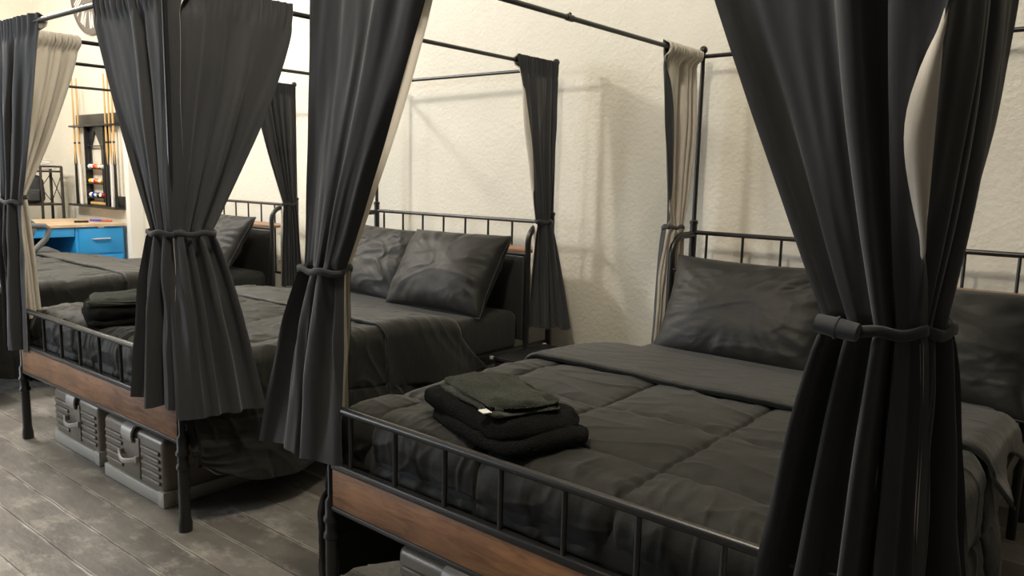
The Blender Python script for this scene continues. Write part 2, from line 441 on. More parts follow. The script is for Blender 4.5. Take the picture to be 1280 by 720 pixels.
def pillow_mb(w, h, t, seed, wr=.012, wk=1.):
    """pillow lying in XY, centre at origin, +Z up"""
    mb = MB(); n = 90; m = 66
    for side in (1, -1):
        P = []
        for j in range(m + 1):
            v = -1 + 2 * j / m; row = []
            for i in range(n + 1):
                u = -1 + 2 * i / n
                e = max(0, (1 - abs(u) ** 2.6)) * max(0, (1 - abs(v) ** 2.4))
                z = side * t / 2 * e ** .46
                x = w / 2 * u * (1 - .055 * (1 - v * v) ** .8) ; y = h / 2 * v * (1 - .06 * (1 - u * u))
                edge = min(1, e * 3)
                ang = math.atan2(v, u); rad = math.hypot(u, v)
                cr = nz(ang * 5, rad * 1.2, seed + side) * sm(.35, 1.1, rad)
                uu = u + .35 * nz(u * 1.6, v * 1.6, seed + 11); vv = v + .35 * nz(u * 1.6, v * 1.6, seed + 17)
                r1 = max(0, 1 - abs(nz(uu * 1.6 + vv * 1.1, vv * 2.4 - uu * 1.6, seed + side)) * 3) ** 2
                r2 = max(0, 1 - abs(nz(uu * 3.4 - vv * 1.5, vv * 3.2 + uu * 2.6, seed + 5 + side)) * 3) ** 2
                z += side * edge * (wr * 1.3 * cr + wr * fbm((u * 1.3 + .5 * v, v * 1.7, seed + side * 4), 2) + wr * wk * (.42 * r1 + .16 * r2))
                y += .010 * nz(u * 3, seed, side * 0) * (1 - abs(v)) ; x += .008 * nz(v * 3, seed, 5)
                row.append(Vector((x, y, z)))
            P.append(row)
        mb.grid(P, flip=(side < 0))
    # seam piping round the edge
    pts = []
    for k in range(120):
        q = k / 120 * 4; s = q % 1
        u, v = [(-1 + 2 * s, -1), (1, -1 + 2 * s), (1 - 2 * s, 1), (-1, 1 - 2 * s)][int(q)]
        pts.append((w / 2 * u * (1 - .055 * (1 - v * v) ** .8) + .008 * nz(v * 3, seed, 5), h / 2 * v * (1 - .06 * (1 - u * u)) + .010 * nz(u * 3, seed, 0) * (1 - abs(v)), 0))
    mb.ring(pts, .005, 6)
    return mb

def put_pillow(bi, x, y, z, tilt, roll, w, h, t, seed, label, wk=1.):
    mb = pillow_mb(w, h, t, seed, wk=wk)
    o = mb.build('pillow', M['pillow'], None, loc=(0, 0, 0), ang=None)
    o.matrix_world = BM[bi] @ Matrix.Translation((x, y, z + .025)) @ Matrix.Rotation(roll, 4, 'Y') @ Matrix.Rotation(tilt, 4, 'X')
    return tag(o, label, 'pillow', 'black pillows leaning on the headboards')

names = ['nearest bed', 'middle bed', 'farthest bed']
for bi in range(3):
    # mattress
    mb = MB().box((.035, .05, .362), (W - .035, 2.085, .602), .05, seg=4)
    o = mb.build('mattress', M['sheet'], None, loc=(W / 2, 1.05, .362)); place(o, BM[bi])
    tag(o, 'mattress in a black fitted sheet on the ' + names[bi], 'mattress', 'black mattresses')
    # quilted comforter
    P = duvet_like(.668, .034, 1.30, [.545, .46, .52][bi], .10, (.4255, .134, .363, .283), [.017, .011, .011][bi], [.011, .016, .013][bi], 3.3 + bi * 7.7, .035, footwr=[.011, .018, .018][bi], slant=[.25, .45, .1][bi], nu=[520, 420, 280][bi], nv=[290, 210, 150][bi], bulge=[.055, 0, 0][bi], short=[0, .3, .1][bi])
    o = thick(P, .022).build('comforter', M['bed'], None, loc=(W / 2, .6, .6), ang=None); place(o, BM[bi])
    tag(o, ['black comforter stitched in large squares on the nearest bed', 'wrinkled black comforter hanging off the side of the middle bed',
            'black comforter on the farthest bed, in front of the blue desk'][bi], 'comforter', 'black comforters')
    # flat sheet folded back over the comforter
    P = duvet_like(.684, .985, [1.60, 1.50, 1.5][bi], [.05, .24, .10][bi], 0, None, 0, [.006, .010, .008][bi], 5.1 + bi * 3.3, .045, r=.08, slant=[.1, 1.0, .2][bi], nu=150, nv=44, foot=False, zhead=-.055)
    # roll the front edge over into a soft hem
    front = [[p + Vector((0, .012 * (1 - math.cos(a)) - .004, -.011 * math.sin(a) * 1.0 - .008 * a)) for p in P[0]] for a in (1.5, 1.0, .5)]
    o = thick(front + P, .010).build('flat_sheet', M['sheet'], None, loc=(W / 2, 1.2, .62), ang=None); place(o, BM[bi])
    tag(o, 'smooth black top sheet folded back across the ' + names[bi], 'sheet', 'black top sheets')

put_pillow(0, .475, 1.93, .765, math.radians(62), 0, .80, .50, .19, 1.2, 'black pillow at the left of the nearest bed, beside the ivory lined curtain', .6)
put_pillow(0, 1.21, 1.91, .755, math.radians(56), .02, .78, .50, .19, 8.7, 'black pillow half hidden behind the big gathered curtain at right')
put_pillow(1, .41, 1.93, .785, math.radians(60), .03, .78, .50, .20, 4.4, 'wrinkled black pillow at the left of the middle bed', 1.6)
put_pillow(1, 1.15, 1.86, .79, math.radians(58), -.01, .77, .52, .27, 6.1, 'smooth black pillow in front at the right of the middle bed', .55)
put_pillow(2, 1.13, 1.87, .79, math.radians(58), .02, .76, .50, .20, 9.9, 'black pillow on the right side of the farthest bed, before its curtain')
put_pillow(2, .42, 1.93, .785, math.radians(60), 0, .76, .50, .19, 2.8, 'black pillow at the far left of the farthest bed, partly behind another pillow')

# ------------------------------------------------------------------ folded towels
def slab(mb, c, sx, sy, z0, z1, seed, amp, e=.32, warp=0.):
    n, m = 64, 28; P = []; h = (z1 - z0) / 2
    for j in range(m + 1):
        ph = -PI / 2 + PI * j / m; row = []
        for i in range(n):
            th = 2 * PI * i / n
            def sp(v, k): return math.copysign(abs(v) ** k, v)
            cp = sp(math.cos(ph), .55)
            x = sx / 2 * sp(math.cos(th), e) * cp; y = sy / 2 * sp(math.sin(th), e) * cp; z = h * sp(math.sin(ph), .8)
            d = 1 + 0
            nn = (fbm((x * 5 + c[0], y * 5 + c[1], z * 6 + seed), 4) + .3 * nz(x * 22, y * 22, z * 16 + seed)) * amp
            x += (1 if x > 0 else -1) * nn * .8 * (abs(math.cos(ph)))
            y += (1 if y > 0 else -1) * nn * .8 * (abs(math.cos(ph)))
            row.append(Vector((c[0] + x, c[1] + y, (z0 + z1) / 2 + z + nn * (.9 if z > 0 else 0) + warp * (x / sx) ** 2 * 4 * 0)))
        P.append(row)
    mb.grid(P, closed=True)
    return mb

def towel_set(bi, x, y, z, rz, lab1, lab2, s=1.0, tagged=True):
    mb = MB()
    slab(mb, (.012, 0), .455 * s, .31 * s, 0, .062, 1.3 + bi, .018, .38)
    slab(mb, (-.014, .004), .47 * s, .31 * s, .026, .108, 5.3 + bi, .020, .40)
    o = mb.build('bath_towel', M['terry'], None, loc=(0, 0, 0), ang=None)
    T = BM[bi] @ Matrix.Translation((x, y, z)) @ Matrix.Rotation(rz, 4, 'Z')
    o.matrix_world = T; tag(o, lab1, 'towel', 'folded bath towels on the beds')
    t = thing('washcloth', lab2, 'washcloth', group='washcloths on the towels')
    t.matrix_world = T @ Matrix.Translation((-.012, -.012, .101)) @ Matrix.Rotation(-.06, 4, 'Z')
    c = MB(); slab(c, (0, 0), .37 * s, .235 * s, -.004, .017, 9.1 + bi, .026, .26); slab(c, (-.008, .008), .355 * s, .22 * s, .009, .026, 2.2 + bi, .030, .28)
    c.build('cloth', M['terry2'], t, ang=None)
    if tagged:
        q = MB().box((.125, -.134, .013), (.158, -.110, .0165), .001); q.build('tag', M['tagw'], t)
        q = t.children[-1]; q['label'] = 'small white sewn tag'
    return o
towel_set(0, .50, .235, .652, math.radians(-17), 'thick folded black bath towel on the nearest bed', 'folded charcoal washcloth with a white tag on the nearest towel')
towel_set(1, .585, .235, .652, math.radians(-20), 'folded black bath towel on the foot of the middle bed', 'charcoal washcloth on the towel on the middle bed', tagged=False)

# ------------------------------------------------------------------ curtains
def curtain(bi, label, A0, A1, n, T, te, wt, B, be, wb, zb, folds=6, q0=1.2, q1=1.2, at=.034, atop=.022, ab=.045, seed=0., fold0=0., fold1=0., foldw=.10, topamp_e=.35, clasp=None, tie=True, group='black lined bed curtains', mid=.03, tie_tilt=0., fb_below=False, lin=.004, fside=1, bellp=1.1, wrap0=0., wrap1=0.):
    A0, A1, n, T, B = map(Vector, (A0, A1, n, T, B)); te = Vector(te).normalized(); be = Vector(be).normalized(); n.normalize()
    zr = A0.z; zt = T.z; K = folds * 18; R = 84
    tn = Vector((te.y, -te.x, 0)); bn = Vector((be.y, -be.x, 0))
    if tn.dot(n) < 0: tn = -tn
    if bn.dot(n) < 0: bn = -bn
    P = []
    ztop = zr + .032
    for j in range(R + 1):
        z = ztop + (zb - ztop) * j / R
        above = z >= zt
        row = []
        for k in range(K + 1):
            s0 = k / K
            s = s0
            fbk = 0.
            t = min(1, max(0, (zr - z) / (zr - zt)))
            bell = (math.exp(-((t - .63) / .23) ** 2) if bellp == 'peak' else math.sin(PI * min(1, t * .97 + .03)) ** bellp) if above else (.6 if fb_below else 0)
            if fold1 and s0 > 1 - foldw: fbk = (s0 - (1 - foldw)) / foldw; s = 1 - foldw - fbk * fold1 * bell + fbk * foldw * (1 - bell)
            if fold0 and s0 < foldw: fbk = (foldw - s0) / foldw; s = foldw + fbk * fold0 * bell - fbk * foldw * (1 - bell)
            sw = s + .035 * math.sin(2 * PI * s * 1.3 + seed) + .012 * math.sin(2 * PI * s * 3.1 + seed * 2)
            ph = 2 * PI * (folds * sw) + seed
            wv = .72 * math.sin(ph) + .34 * math.sin(.5 * ph + 1.3 * seed) + .12 * math.sin(2 * ph + seed)
            we = -math.sin(2 * ph)
            if above:
                q = lerp(q0, q1, s); f = t ** q
                top = A0 + (A1 - A0) * s; top.z = z
                ti = T + te * (s - .5) * wt; ti.z = z
                p = top.lerp(ti, f)
                amp = (lerp(atop, at, f) * .62 + mid * math.sin(PI * t) * .22) * max(.12, .62 + 1.25 * nz(s * 3.2, t * .9, seed))
                nn = n.lerp(tn, f)
                ee = (A1 - A0).normalized().lerp(te, f)
                g = 0
            else:
                g = (zt - z) / (zt - zb); gg = g ** .75
                ti = T + te * (s - .5) * wt; bo = B + be * (s - .5) * wb
                p = ti.lerp(bo, gg); p.z = z
                amp = lerp(at, ab * max(.25, .75 + 1.1 * nz(s * 3.2, 3 + g * .6, seed)), gg) * (1 + .15 * math.sin(PI * g)); nn = tn.lerp(bn, gg); ee = te.lerp(be, gg)
            # header pinches flat on the rail
            hd = sm(zr - .09, zr - .03, z)
            amp = lerp(amp, .004, hd)
            wl = (A1 - A0).length if (above and t < .02) else lerp((A1 - A0).length, wt, f) if above else lerp(wt, wb, gg)
            wq = max(0, (s0 - .80) / .20) ** 2 * wrap1 + max(0, (.20 - s0) / .20) ** 2 * wrap0
            if fold1 and above: wq *= 1 - .9 * bell
            if wrap1: amp *= 1 - .8 * max(0, (s0 - .72) / .28)
            if wrap0: amp *= 1 - .8 * max(0, (.28 - s0) / .28)
            p -= nn * wq
            p = p + nn * wv * amp + ee * we * min(.18 * amp, .07 * wl / folds)
            # drag folds and creases
            p += nn * (.012 * fbm((s * 4, z * 1.3, seed), 3) + .004 * nz(s * 14, z * 4, seed + 2)) * (1 - hd)
            if g > 0: p += nn * .012 * nz(s * 9, z * 5 + s * 7, seed + 7) * math.sin(PI * min(1, g * 1.3)) * 1.0
            # rod pocket: the cloth passes outside the rail, the lining inside it
            p += n * (.019 * (1 - f if above else 0))
            p += n * hd * .0065 * math.sin(2 * PI * (s * folds * 4 + .6 * math.sin(s * 9 + seed)))
            if fbk: p += nn * (fside * .024 * bell * min(1, fbk * 2.5))
            if j == R: p.z += .012 * nz(s * 5, seed, 1)
            row.append(p)
        P.append(row)
    base = Vector(((A0.x + A1.x) / 2, (A0.y + A1.y) / 2, zb))
    root = thing('bed_curtain', label, 'curtain', group=group)
    root.matrix_world = BM[bi] @ Matrix.Translation(base)
    PB = [[p - base for p in r] for r in P]
    e = (A1 - A0).normalized(); want = n
    a = (PB[R // 2][K // 2 + 1] - PB[R // 2][K // 2 - 1]).cross(PB[R // 2 + 1][K // 2] - PB[R // 2 - 1][K // 2])
    # decide which way the grid faces from the overall sheet
    ov = (PB[0][K] - PB[0][0]).cross(PB[6][K // 2] - PB[0][K // 2]); flip = ov.dot(want) < 0
    def offs(P_, d):
        Q = []
        for i in range(R + 1):
            r = []
            zz = P_[i][K // 2].z + base.z; hd = sm(zr - .05, zr - .015, zz); hd2 = 1 - sm(zr + .012, zr + .03, zz)
            for k in range(K + 1):
                du = P_[i][min(k + 1, K)] - P_[i][max(k - 1, 0)]; dv = P_[min(i + 1, R)][k] - P_[max(i - 1, 0)][k]
                nn = du.cross(dv)
                if flip: nn = -nn
                r.append(P_[i][k] + (nn.normalized() if nn.length > 1e-10 else want) * d + n * (-.034 * hd * hd2))
            Q.append(r)
        return Q
    ob = MB().grid(PB, flip=flip); ob.build('outer_cloth', M['curtain'], root, ang=None)
    lb = MB().grid([r for r in offs(PB, -lin)], flip=not flip)
    lo = lb.build('lining', M['lining'], root, ang=None); lo['label'] = 'ivory lining'
    if tie:
        tb = MB(); pts = []
        Tl = T - base
        jr = min(range(R + 1), key=lambda i: abs(P[i][K // 2].z - zt))
        pl = sorted(set((round((p - T).dot(te), 4), round((p - T).dot(tn), 4)) for row in P[jr - 1:jr + 2] for p in row))
        def half(pp):
            h = []
            for q in pp:
                while len(h) > 1 and (h[-1][0] - h[-2][0]) * (q[1] - h[-2][1]) - (h[-1][1] - h[-2][1]) * (q[0] - h[-2][0]) <= 0: h.pop()
                h.append(q)
            return h[:-1]
        hull = half(pl) + half(pl[::-1])
        cx_ = sum(q[0] for q in hull) / len(hull); cy_ = sum(q[1] for q in hull) / len(hull)
        # even spacing round the hull, pushed out a little, then eased
        seg = [(hull[i], hull[(i + 1) % len(hull)]) for i in range(len(hull))]
        ln_ = [math.dist(a, b) for a, b in seg]; tot = sum(ln_); rp_ = []
        for k in range(56):
            d = tot * k / 56; i = 0
            while d > ln_[i] and i < len(seg) - 1: d -= ln_[i]; i += 1
            f_ = d / max(1e-6, ln_[i]); rp_.append((lerp(seg[i][0][0], seg[i][1][0], f_), lerp(seg[i][0][1], seg[i][1][1], f_)))
        for _ in range(5): rp_ = [((rp_[k - 1][0] + 2 * rp_[k][0] + rp_[(k + 1) % 56][0]) / 4, (rp_[k - 1][1] + 2 * rp_[k][1] + rp_[(k + 1) % 56][1]) / 4) for k in range(56)]
        fr_ = -9
        for k in range(56):
            vx, vy = rp_[k][0] - cx_, rp_[k][1] - cy_; l_ = math.hypot(vx, vy) or 1
            vx *= (l_ + .003) / l_; vy *= (l_ + .003) / l_
            fr_ = max(fr_, cy_ + vy)
            q = Tl + te * (cx_ + vx) + tn * (cy_ + vy); q.z += tie_tilt * vx / wt + .004 * math.sin(k * .5 + seed)
            pts.append(q)
        tb.ring(pts, .0035, 8, ry=.010); to = tb.build('tieback', M['curtain'], root, ang=None)
        if clasp:
            q = Tl + te * clasp[0] + tn * (fr_ + .012); q.z += clasp[1]
            d = (te + Vector((0, 0, -.12))).normalized()
            kb = MB().tube([q - d * .036, q - d * .034, q, q + d * .034, q + d * .036], [.006, .017, .019, .017, .006], 14, flat=.9)
            kb.tube([q - d * .002, q + d * .002], .0195, 14)
            kb.build('clasp', M['curtain'], to, ang=40)
    return root

# nearest bed, foot corner by the camera: two curtains tied together round the post
curtain(0, 'big black curtain on the foot rail of the nearest bed, gathered in the right foreground', (1.10, 0, HC), (1.625, 0, HC), (0, -1, 0),
        (1.53, -.024, 1.14), (1, 0, 0), .145, (1.495, -.05, 0), (1, 0, 0), .35, .16, folds=4, q0=1.08, q1=1.6, at=.036, atop=.03, ab=.055, seed=.4, mid=.05, clasp=(-.045, .004), fold1=.105, foldw=.08, bellp='peak', wrap1=.05)
curtain(0, 'black curtain on the side rail at the right edge, showing a sliver of ivory', (1.56, .05, HC), (1.56, .66, HC), (1, 0, 0),
        (1.592, .06, 1.135), (.25, 1, 0), .12, (1.615, .13, 0), (.3, 1, 0), .38, .16, folds=4, q0=1.3, q1=2.3, at=.034, atop=.025, ab=.05, seed=2.1, mid=.03, wrap0=.03)
# nearest bed, far foot corner
curtain(0, 'black curtain at the left foot corner of the nearest bed, before the middle bed', (-.02, 0, HC), (.46, 0, HC), (0, -1, 0),
        (-.008, -.022, 1.09), (1, 0, 0), .15, (-.125, -.035, 0), (1, 0, 0), .38, .50, folds=3, q0=1.2, q1=1.12, at=.026, atop=.03, ab=.035, seed=1.0, mid=.02, wrap1=.03)
curtain(0, 'ivory lined side curtain peeking out at the left foot corner of the nearest bed', (0, .03, HC), (0, .45, HC), (-1, 0, 0),
        (-.02, .045, 1.09), (0, 1, 0), .09, (-.03, .055, 0), (0, 1, 0), .06, .56, folds=3, q0=1.2, q1=1.15, at=.02, atop=.018, ab=.025, seed=4.0, mid=.01)
# nearest bed, head
curtain(0, 'ivory lined curtain with one black edge at the head of the nearest bed', (0, 1.91, HC), (0, 2.30, HC), (-1, 0, 0),
        (-.03, 2.165, 1.14), (0, 1, 0), .16, (-.05, 2.13, 0), (.1, 1, 0), .16, .48, folds=6, q0=1.15, q1=2.4, at=.03, atop=.034, ab=.028, seed=5.5, mid=.035, fold0=.17, foldw=.13, fside=-1, bellp=.5)
# middle bed
MFx = W
curtain(1, 'wide black curtain on the foot rail of the middle bed, over the trunks', (1.05, 0, HC), (1.60, 0, HC), (0, -1, 0),
        (1.515, -.02, 1.145), (1, 0, 0), .13, (1.44, -.035, 0), (1, 0, 0), .34, .485, folds=4, q0=1.15, q1=1.2, at=.030, atop=.028, ab=.04, seed=.9, mid=.02, wrap1=.055)
curtain(1, 'black side curtain at the right foot corner of the middle bed', (1.56, -.015, HC), (1.56, .52, HC), (1, 0, 0),
        (1.585, .05, 1.145), (.3, 1, 0), .15, (1.665, .11, 0), (.2, 1, 0), .32, .46, folds=4, q0=1.2, q1=1.35, at=.028, atop=.025, ab=.04, seed=3.1, mid=.02, wrap0=.04)
curtain(1, 'black curtain at the left edge of the photo, on the middle bed foot rail', (-.03, 0, HC), (.47, 0, HC), (0, -1, 0),
        (.03, -.02, 1.2), (1, 0, 0), .18, (.0, -.035, 0), (1, 0, 0), .26, .47, folds=3, q0=1.2, q1=1.2, at=.028, atop=.03, ab=.035, seed=1.9, mid=.02, wrap1=.02)
curtain(1, 'curtain showing its ivory inside on the left rail of the middle bed', (0, .05, HC), (0, .36, HC), (-1, 0, 0),
        (.0, .02, 1.22), (0, 1, 0), .075, (.01, .05, 0), (.1, 1, 0), .085, .62, folds=4, q0=1.2, q1=1.3, at=.026, atop=.034, ab=.025, seed=6.3, mid=.03)
curtain(1, 'black curtain at the right head corner of the middle bed, against the wall', (W, 1.95, HC), (W, 2.33, HC), (1, 0, 0),
        (W + .03, 2.21, 1.12), (.05, 1, 0), .12, (W + .105, 2.20, 0), (.85, .6, 0), .25, .50, folds=5, q0=1.25, q1=1.3, at=.026, atop=.018, ab=.022, seed=7.5, mid=.012, fold0=.06, foldw=.07)
# farthest bed
curtain(2, 'black curtain at the right head corner of the farthest bed', (W, 1.96, HC), (W, 2.33, HC), (1, 0, 0),
        (W + .03, 2.25, 1.12), (.05, 1, 0), .11, (W + .05, 2.25, 0), (.3, 1, 0), .16, .48, folds=6, q0=1.2, q1=1.3, at=.026, atop=.018, ab=.03, seed=8.8, mid=.012)

# ------------------------------------------------------------------ trunks under the beds
def trunk(loc, rz, label, w=.53, d=.62, h=.285):
    t = thing('storage_trunk', label, 'trunk', loc, rz, 'grey ribbed storage trunks under the beds')
    b = MB(); b.box((.004, .006, .05), (w - .004, d - .006, h), .024, seg=4); b.build('body', M['pewter'], t)
    b = MB(); b.box((0, 0, 0), (w, d, .058), .006); bo = b.build('base_band', M['pewter_l'], t); bo['label'] = 'pale grey base band'
    for side in (0, 1):                                       # ribs left and right of the smooth middle
        x0, x1 = ((.03, .185), (w - .185, w - .03))[side]
        b = MB()
        for k in range(5):
            z = .085 + k * .032
            b.box((x0, -.003, z), (x1, .014, z + .019), .006)
        b.build('ribbing', M['pewter'], t)
    b = MB().box((.20, .0, .07), (w - .20, .012, .25), .004); b.build('center_plate', M['pewter'], t)
    # latch strap folding over the top edge
    b = MB(); cx = w / 2 - .01; pts = [(-.012, h - .055), (-.016, h - .03), (-.013, h - .008), (-.002, h + .008), (.016, h + .014), (.075, h + .010)]
    inner = [(y + .008, z - .006) for y, z in pts]
    poly = pts + inner[::-1]
    b.prism([(y, z) for y, z in poly], 0, cx - .045, cx + .045); lo = b.build('latch', M['steel'], t, ang=50); lo['label'] = 'pale metal latch strap'
    # handle: bent strap with two end caps
    b = MB(); hp = []
    for k in range(13):
        a = k / 12; hp.append((cx - .075 + .15 * a, -.010 - .022 * math.sin(PI * a), .160 - .014 * math.sin(PI * a)))
    b.tube(hp, .007, 8, flat=1.7); ho = b.build('handle', M['steel'], t)
    for s in (-1, 1): MB().box((cx + s * .075 - .009, -.016, .146), (cx + s * .075 + .009, .008, .174), .003).build('end_cap', M['pewter_l'], ho)
    b = MB().box((w - .045, -.003, .0), (w + .003, .05, .066), .003); b.build('corner_guard', M['pewter_l'], t)
    return t
trunk((-2.29, .012, 0), .01, 'grey ribbed trunk under the middle bed, the left one of the pair', w=.52)
trunk((-1.655, -.01, 0), .015, 'grey ribbed trunk under the middle bed, right one beside the bed leg', w=.545)
trunk((.235, .05, 0), 0, 'grey ribbed trunk in the dark under the nearest bed', w=.53, h=.28)

# ------------------------------------------------------------------ nightstand
t = thing('nightstand', 'low black nightstand with metal corners between the two nearer beds', 'nightstand', (-.785, 1.64, 0))
nw, nd, nh = .54, .46, .42
MB().box((.012, .012, .03), (nw - .012, nd - .01, nh - .018), .004).build('body', M['black'], t)
MB().box((0, 0, nh - .018), (nw, nd, nh), .003).build('top_panel', M['black'], t)
for k, (z0, z1) in enumerate(((.215, .392), (.04, .205))):
    dr = MB().box((.022, -.002, z0), (nw - .022, .016, z1), .004).build('drawer', M['black'], t)
    kb = MB(); zc = (z0 + z1) / 2 + .06 * (1 - k)
    pts = [(nw / 2 - .15 + .018 * math.cos(a), -.012, zc + .014 * math.sin(a)) for a in [2 * PI * q / 20 for q in range(20)]]
    kb.ring(pts, .0035, 6); kb.box((nw / 2 - .158, -.010, zc + .008), (nw / 2 - .142, 0, zc + .02), .002)
    ko = kb.build('ring_pull', M['chrome'], dr); ko['label'] = 'chrome ring pull'
for x in (0, nw):
    for y in (0, nd):
        b = MB().box((x - .010, y - .010, nh - .014), (x + .010, y + .010, nh + .003), .003); b.build('corner_cap', M['chrome'], t)
        MB().box((max(.005, x - .045), max(.005, y - .045), 0), (min(nw - .005, x + .045), min(nd - .005, y + .045), .035), .004).build('foot', M['black'], t)

# ------------------------------------------------------------------ far end: clock, cue rack, desk, shelf, chair
ck = thing('wall_clock', 'large round taupe wall clock with white roman numerals', 'clock', (-7.50, YW, 3.37))
RR = .54
b = MB()
prof = [(0.001, -.012), (RR * .97, -.012), (RR, -.02), (RR, -.036), (RR * .96, -.04), (RR * .95, -.028), (.001, -.028)]
vs = []
n = 64
for r_, y_ in prof:
    for k in range(n): vs.append((r_ * math.cos(2 * PI * k / n), y_, r_ * math.sin(2 * PI * k / n)))
fs = [[i * n + k, i * n + (k + 1) % n, (i + 1) * n + (k + 1) % n, (i + 1) * n + k] for i in range(len(prof) - 1) for k in range(n)]
b.add(vs, fs); b.build('dial', M['clock'], ck, ang=30)
num = ['XII', 'I', 'II', 'III', 'IV', 'V', 'VI', 'VII', 'VIII', 'IX', 'X', 'XI']
for k, s in enumerate(num):
    b = MB(); an = PI / 2 - k * PI / 6
    wd = {'I': .034, 'V': .075, 'X': .075}; tot = sum(wd[c] for c in s); x = -tot / 2
    rot = Matrix.Rotation(-(an - PI / 2), 4, 'Y')
    def stroke(x0, x1):
        h0, h1 = .29, .47; tk = .009
        b.prism([(x0 - tk, h0), (x0 + tk, h0), (x1 + tk, h1), (x1 - tk, h1)], 1, -.034, -.027)
    for c in s:
        w_ = wd[c]; m_ = x + w_ / 2
        if c == 'I': stroke(m_, m_)
        elif c == 'V': stroke(m_, m_ - .024); stroke(m_, m_ + .024)
        else: stroke(m_ - .024, m_ + .024); stroke(m_ + .024, m_ - .024)
        x += w_
    b.v = [tuple(rot @ Vector(v)) for v in b.v]
    b.build('numeral', M['white'], ck, smooth=False)
for an, ln, wd in ((2.2, .24, .014), (.6, .38, .010)):
    b = MB(); d = Vector((math.cos(an), 0, math.sin(an))); pp = Vector((-d.z, 0, d.x))
    poly = [d * -.06 + pp * wd, d * -.06 - pp * wd, d * ln - pp * wd * .4, d * ln + pp * wd * .4]
    b.prism([(q.x, q.z) for q in poly], 1, -.044, -.038); b.build('hand', M['black'], ck, smooth=False)

# cue rack on the back wall
RX0, RX1 = -8.10, -6.95
rk = thing('cue_rack', 'black wooden billiard cue rack on the wall with an arched centre box', 'rack', (-7.52, YW, 0))
def rp(mb, name, m='black'):
    mb.v = [(v[0] + 7.52, v[1] - YW, v[2]) for v in mb.v]; return mb.build(name, M[m], rk)
BX0, BX1, YB, YFr = -7.765, -7.25, 2.44, 2.37        # centre box
rp(MB().box((RX0, 2.425, 1.83), (RX1, 2.448, 1.965), .004), 'top_board')
rp(MB().box((RX0 - .02, 2.345, 1.822), (RX1 - .02, 2.448, 1.842), .003), 'cue_ledge')
rp(MB().box((RX0 - .10, 2.33, .905), (RX1 + .02, 2.448, .93), .004), 'bottom_ledge')
rp(MB().box((BX1, 2.425, .93), (RX1 + .02, 2.448, 1.05), .003), 'bottom_board')
rp(MB().box((BX0, YFr, .93), (BX0 + .018, YB, 1.83), .003), 'side_panel')
rp(MB().box((BX1 - .018, YFr, .93), (BX1, YB, 1.83), .003), 'side_panel')
# back of the box with a pointed arch cut out of it
xa, xb, xm = -7.735, -7.445, -7.60
b = MB()
b.prism([(BX0, .93), (xa, .93), (xa, 1.58), (xm, 1.78), (xm, 1.83), (BX0, 1.83)], 1, 2.425, 2.44)
b.prism([(xm, 1.78), (xb, 1.58), (xb, .93), (BX1, .93), (BX1, 1.83), (xm, 1.83)], 1, 2.425, 2.44)
rp(b, 'arched_back')
for z in (1.345, 1.18, 1.02):
    rp(MB().box((BX0 + .018, YFr, z - .008), (BX1 - .018, 2.43, z), .002), 'ball_shelf')
rp(MB().box((BX0 + .018, 2.40, 1.60), (BX1 - .018, 2.43, 1.612), .002), 'crossbar')
for z in (1.32, 1.16, 1.0):
    b = MB().sphere((BX1 + .003, 2.41, z), .011, n=10); rp(b, 'knob', 'white')
# cues standing in the rack
cue_g = 'billiard cues in the wall rack'
cues = [(-8.03, 'b', 'maple cue with black butt, leftmost in the wall rack'), (-7.905, 'w', 'maple cue with white butt on the left side of the rack'),
        (-7.17, 'b', 'maple cue with black butt just right of the arched box'), (-7.075, 'w', 'maple cue with white butt on the right side of the rack'), (-6.985, 'b', 'maple cue with dark butt, rightmost in the wall rack')]
for x, kd, lb in cues:
    t = thing('billiard_cue', lb, 'cue', (x, 2.375, .93), group=cue_g)
    MB().lathe([(.0115, .72), (.0085, 1.44), (.008, 1.452)], n=12).build('shaft', M['cue'], t)
    MB().lathe([(.0085, 1.452), (.0085, 1.47)], n=12).build('tip', M['cue_w'], t)
    MB().lathe([(.0125, .70), (.0125, .722)], n=12).build('joint', M['cue_b'], t)
    MB().lathe([(.0150, .46), (.0122, .70)], n=12).build('forearm', M['cue'], t)
    # butt with four pointed splices running up the forearm
    b = MB().lathe([(.015, 0), (.018, .004), (.018, .02), (.0153, .47)], n=16)
    for k in range(4):
        a = k * PI / 2 + .4; d = Vector((math.cos(a), math.sin(a), 0)); e = Vector((-d.y, d.x, 0))
        b.add([d * .0156 + e * .010 + Vector((0, 0, .46)), d * .0156 - e * .010 + Vector((0, 0, .46)), d * .0142 + Vector((0, 0, .62)), d * .009 + Vector((0, 0, .46))], [[0, 1, 2], [1, 3, 2], [3, 0, 2]])
    b.build('butt', M['cue_b' if kd == 'b' else 'cue_w'], t)
# pool balls
def ball_mat(nm, c, stripe):
    m = bpy.data.materials.new(nm); m.use_nodes = True; nt = m.node_tree; bs = nt.nodes['Principled BSDF']
    bs.inputs['Roughness'].default_value = .15
    if not stripe: bs.inputs['Base Color'].default_value = (*c, 1)
    else:
        tc = nt.nodes.new('ShaderNodeTexCoord'); s = nt.nodes.new('ShaderNodeSeparateXYZ'); nt.links.new(tc.outputs['Object'], s.inputs[0])
        a = nt.nodes.new('ShaderNodeMath'); a.operation = 'ABSOLUTE'; nt.links.new(s.outputs['Z'], a.inputs[0])
        g = nt.nodes.new('ShaderNodeMath'); g.operation = 'LESS_THAN'; g.inputs[1].default_value = .016; nt.links.new(a.outputs[0], g.inputs[0])
        mx = nt.nodes.new('ShaderNodeMixRGB'); nt.links.new(g.outputs[0], mx.inputs[0]); mx.inputs[1].default_value = (.85, .84, .8, 1); mx.inputs[2].default_value = (*c, 1)
        nt.links.new(mx.outputs[0], bs.inputs['Base Color'])
    return m
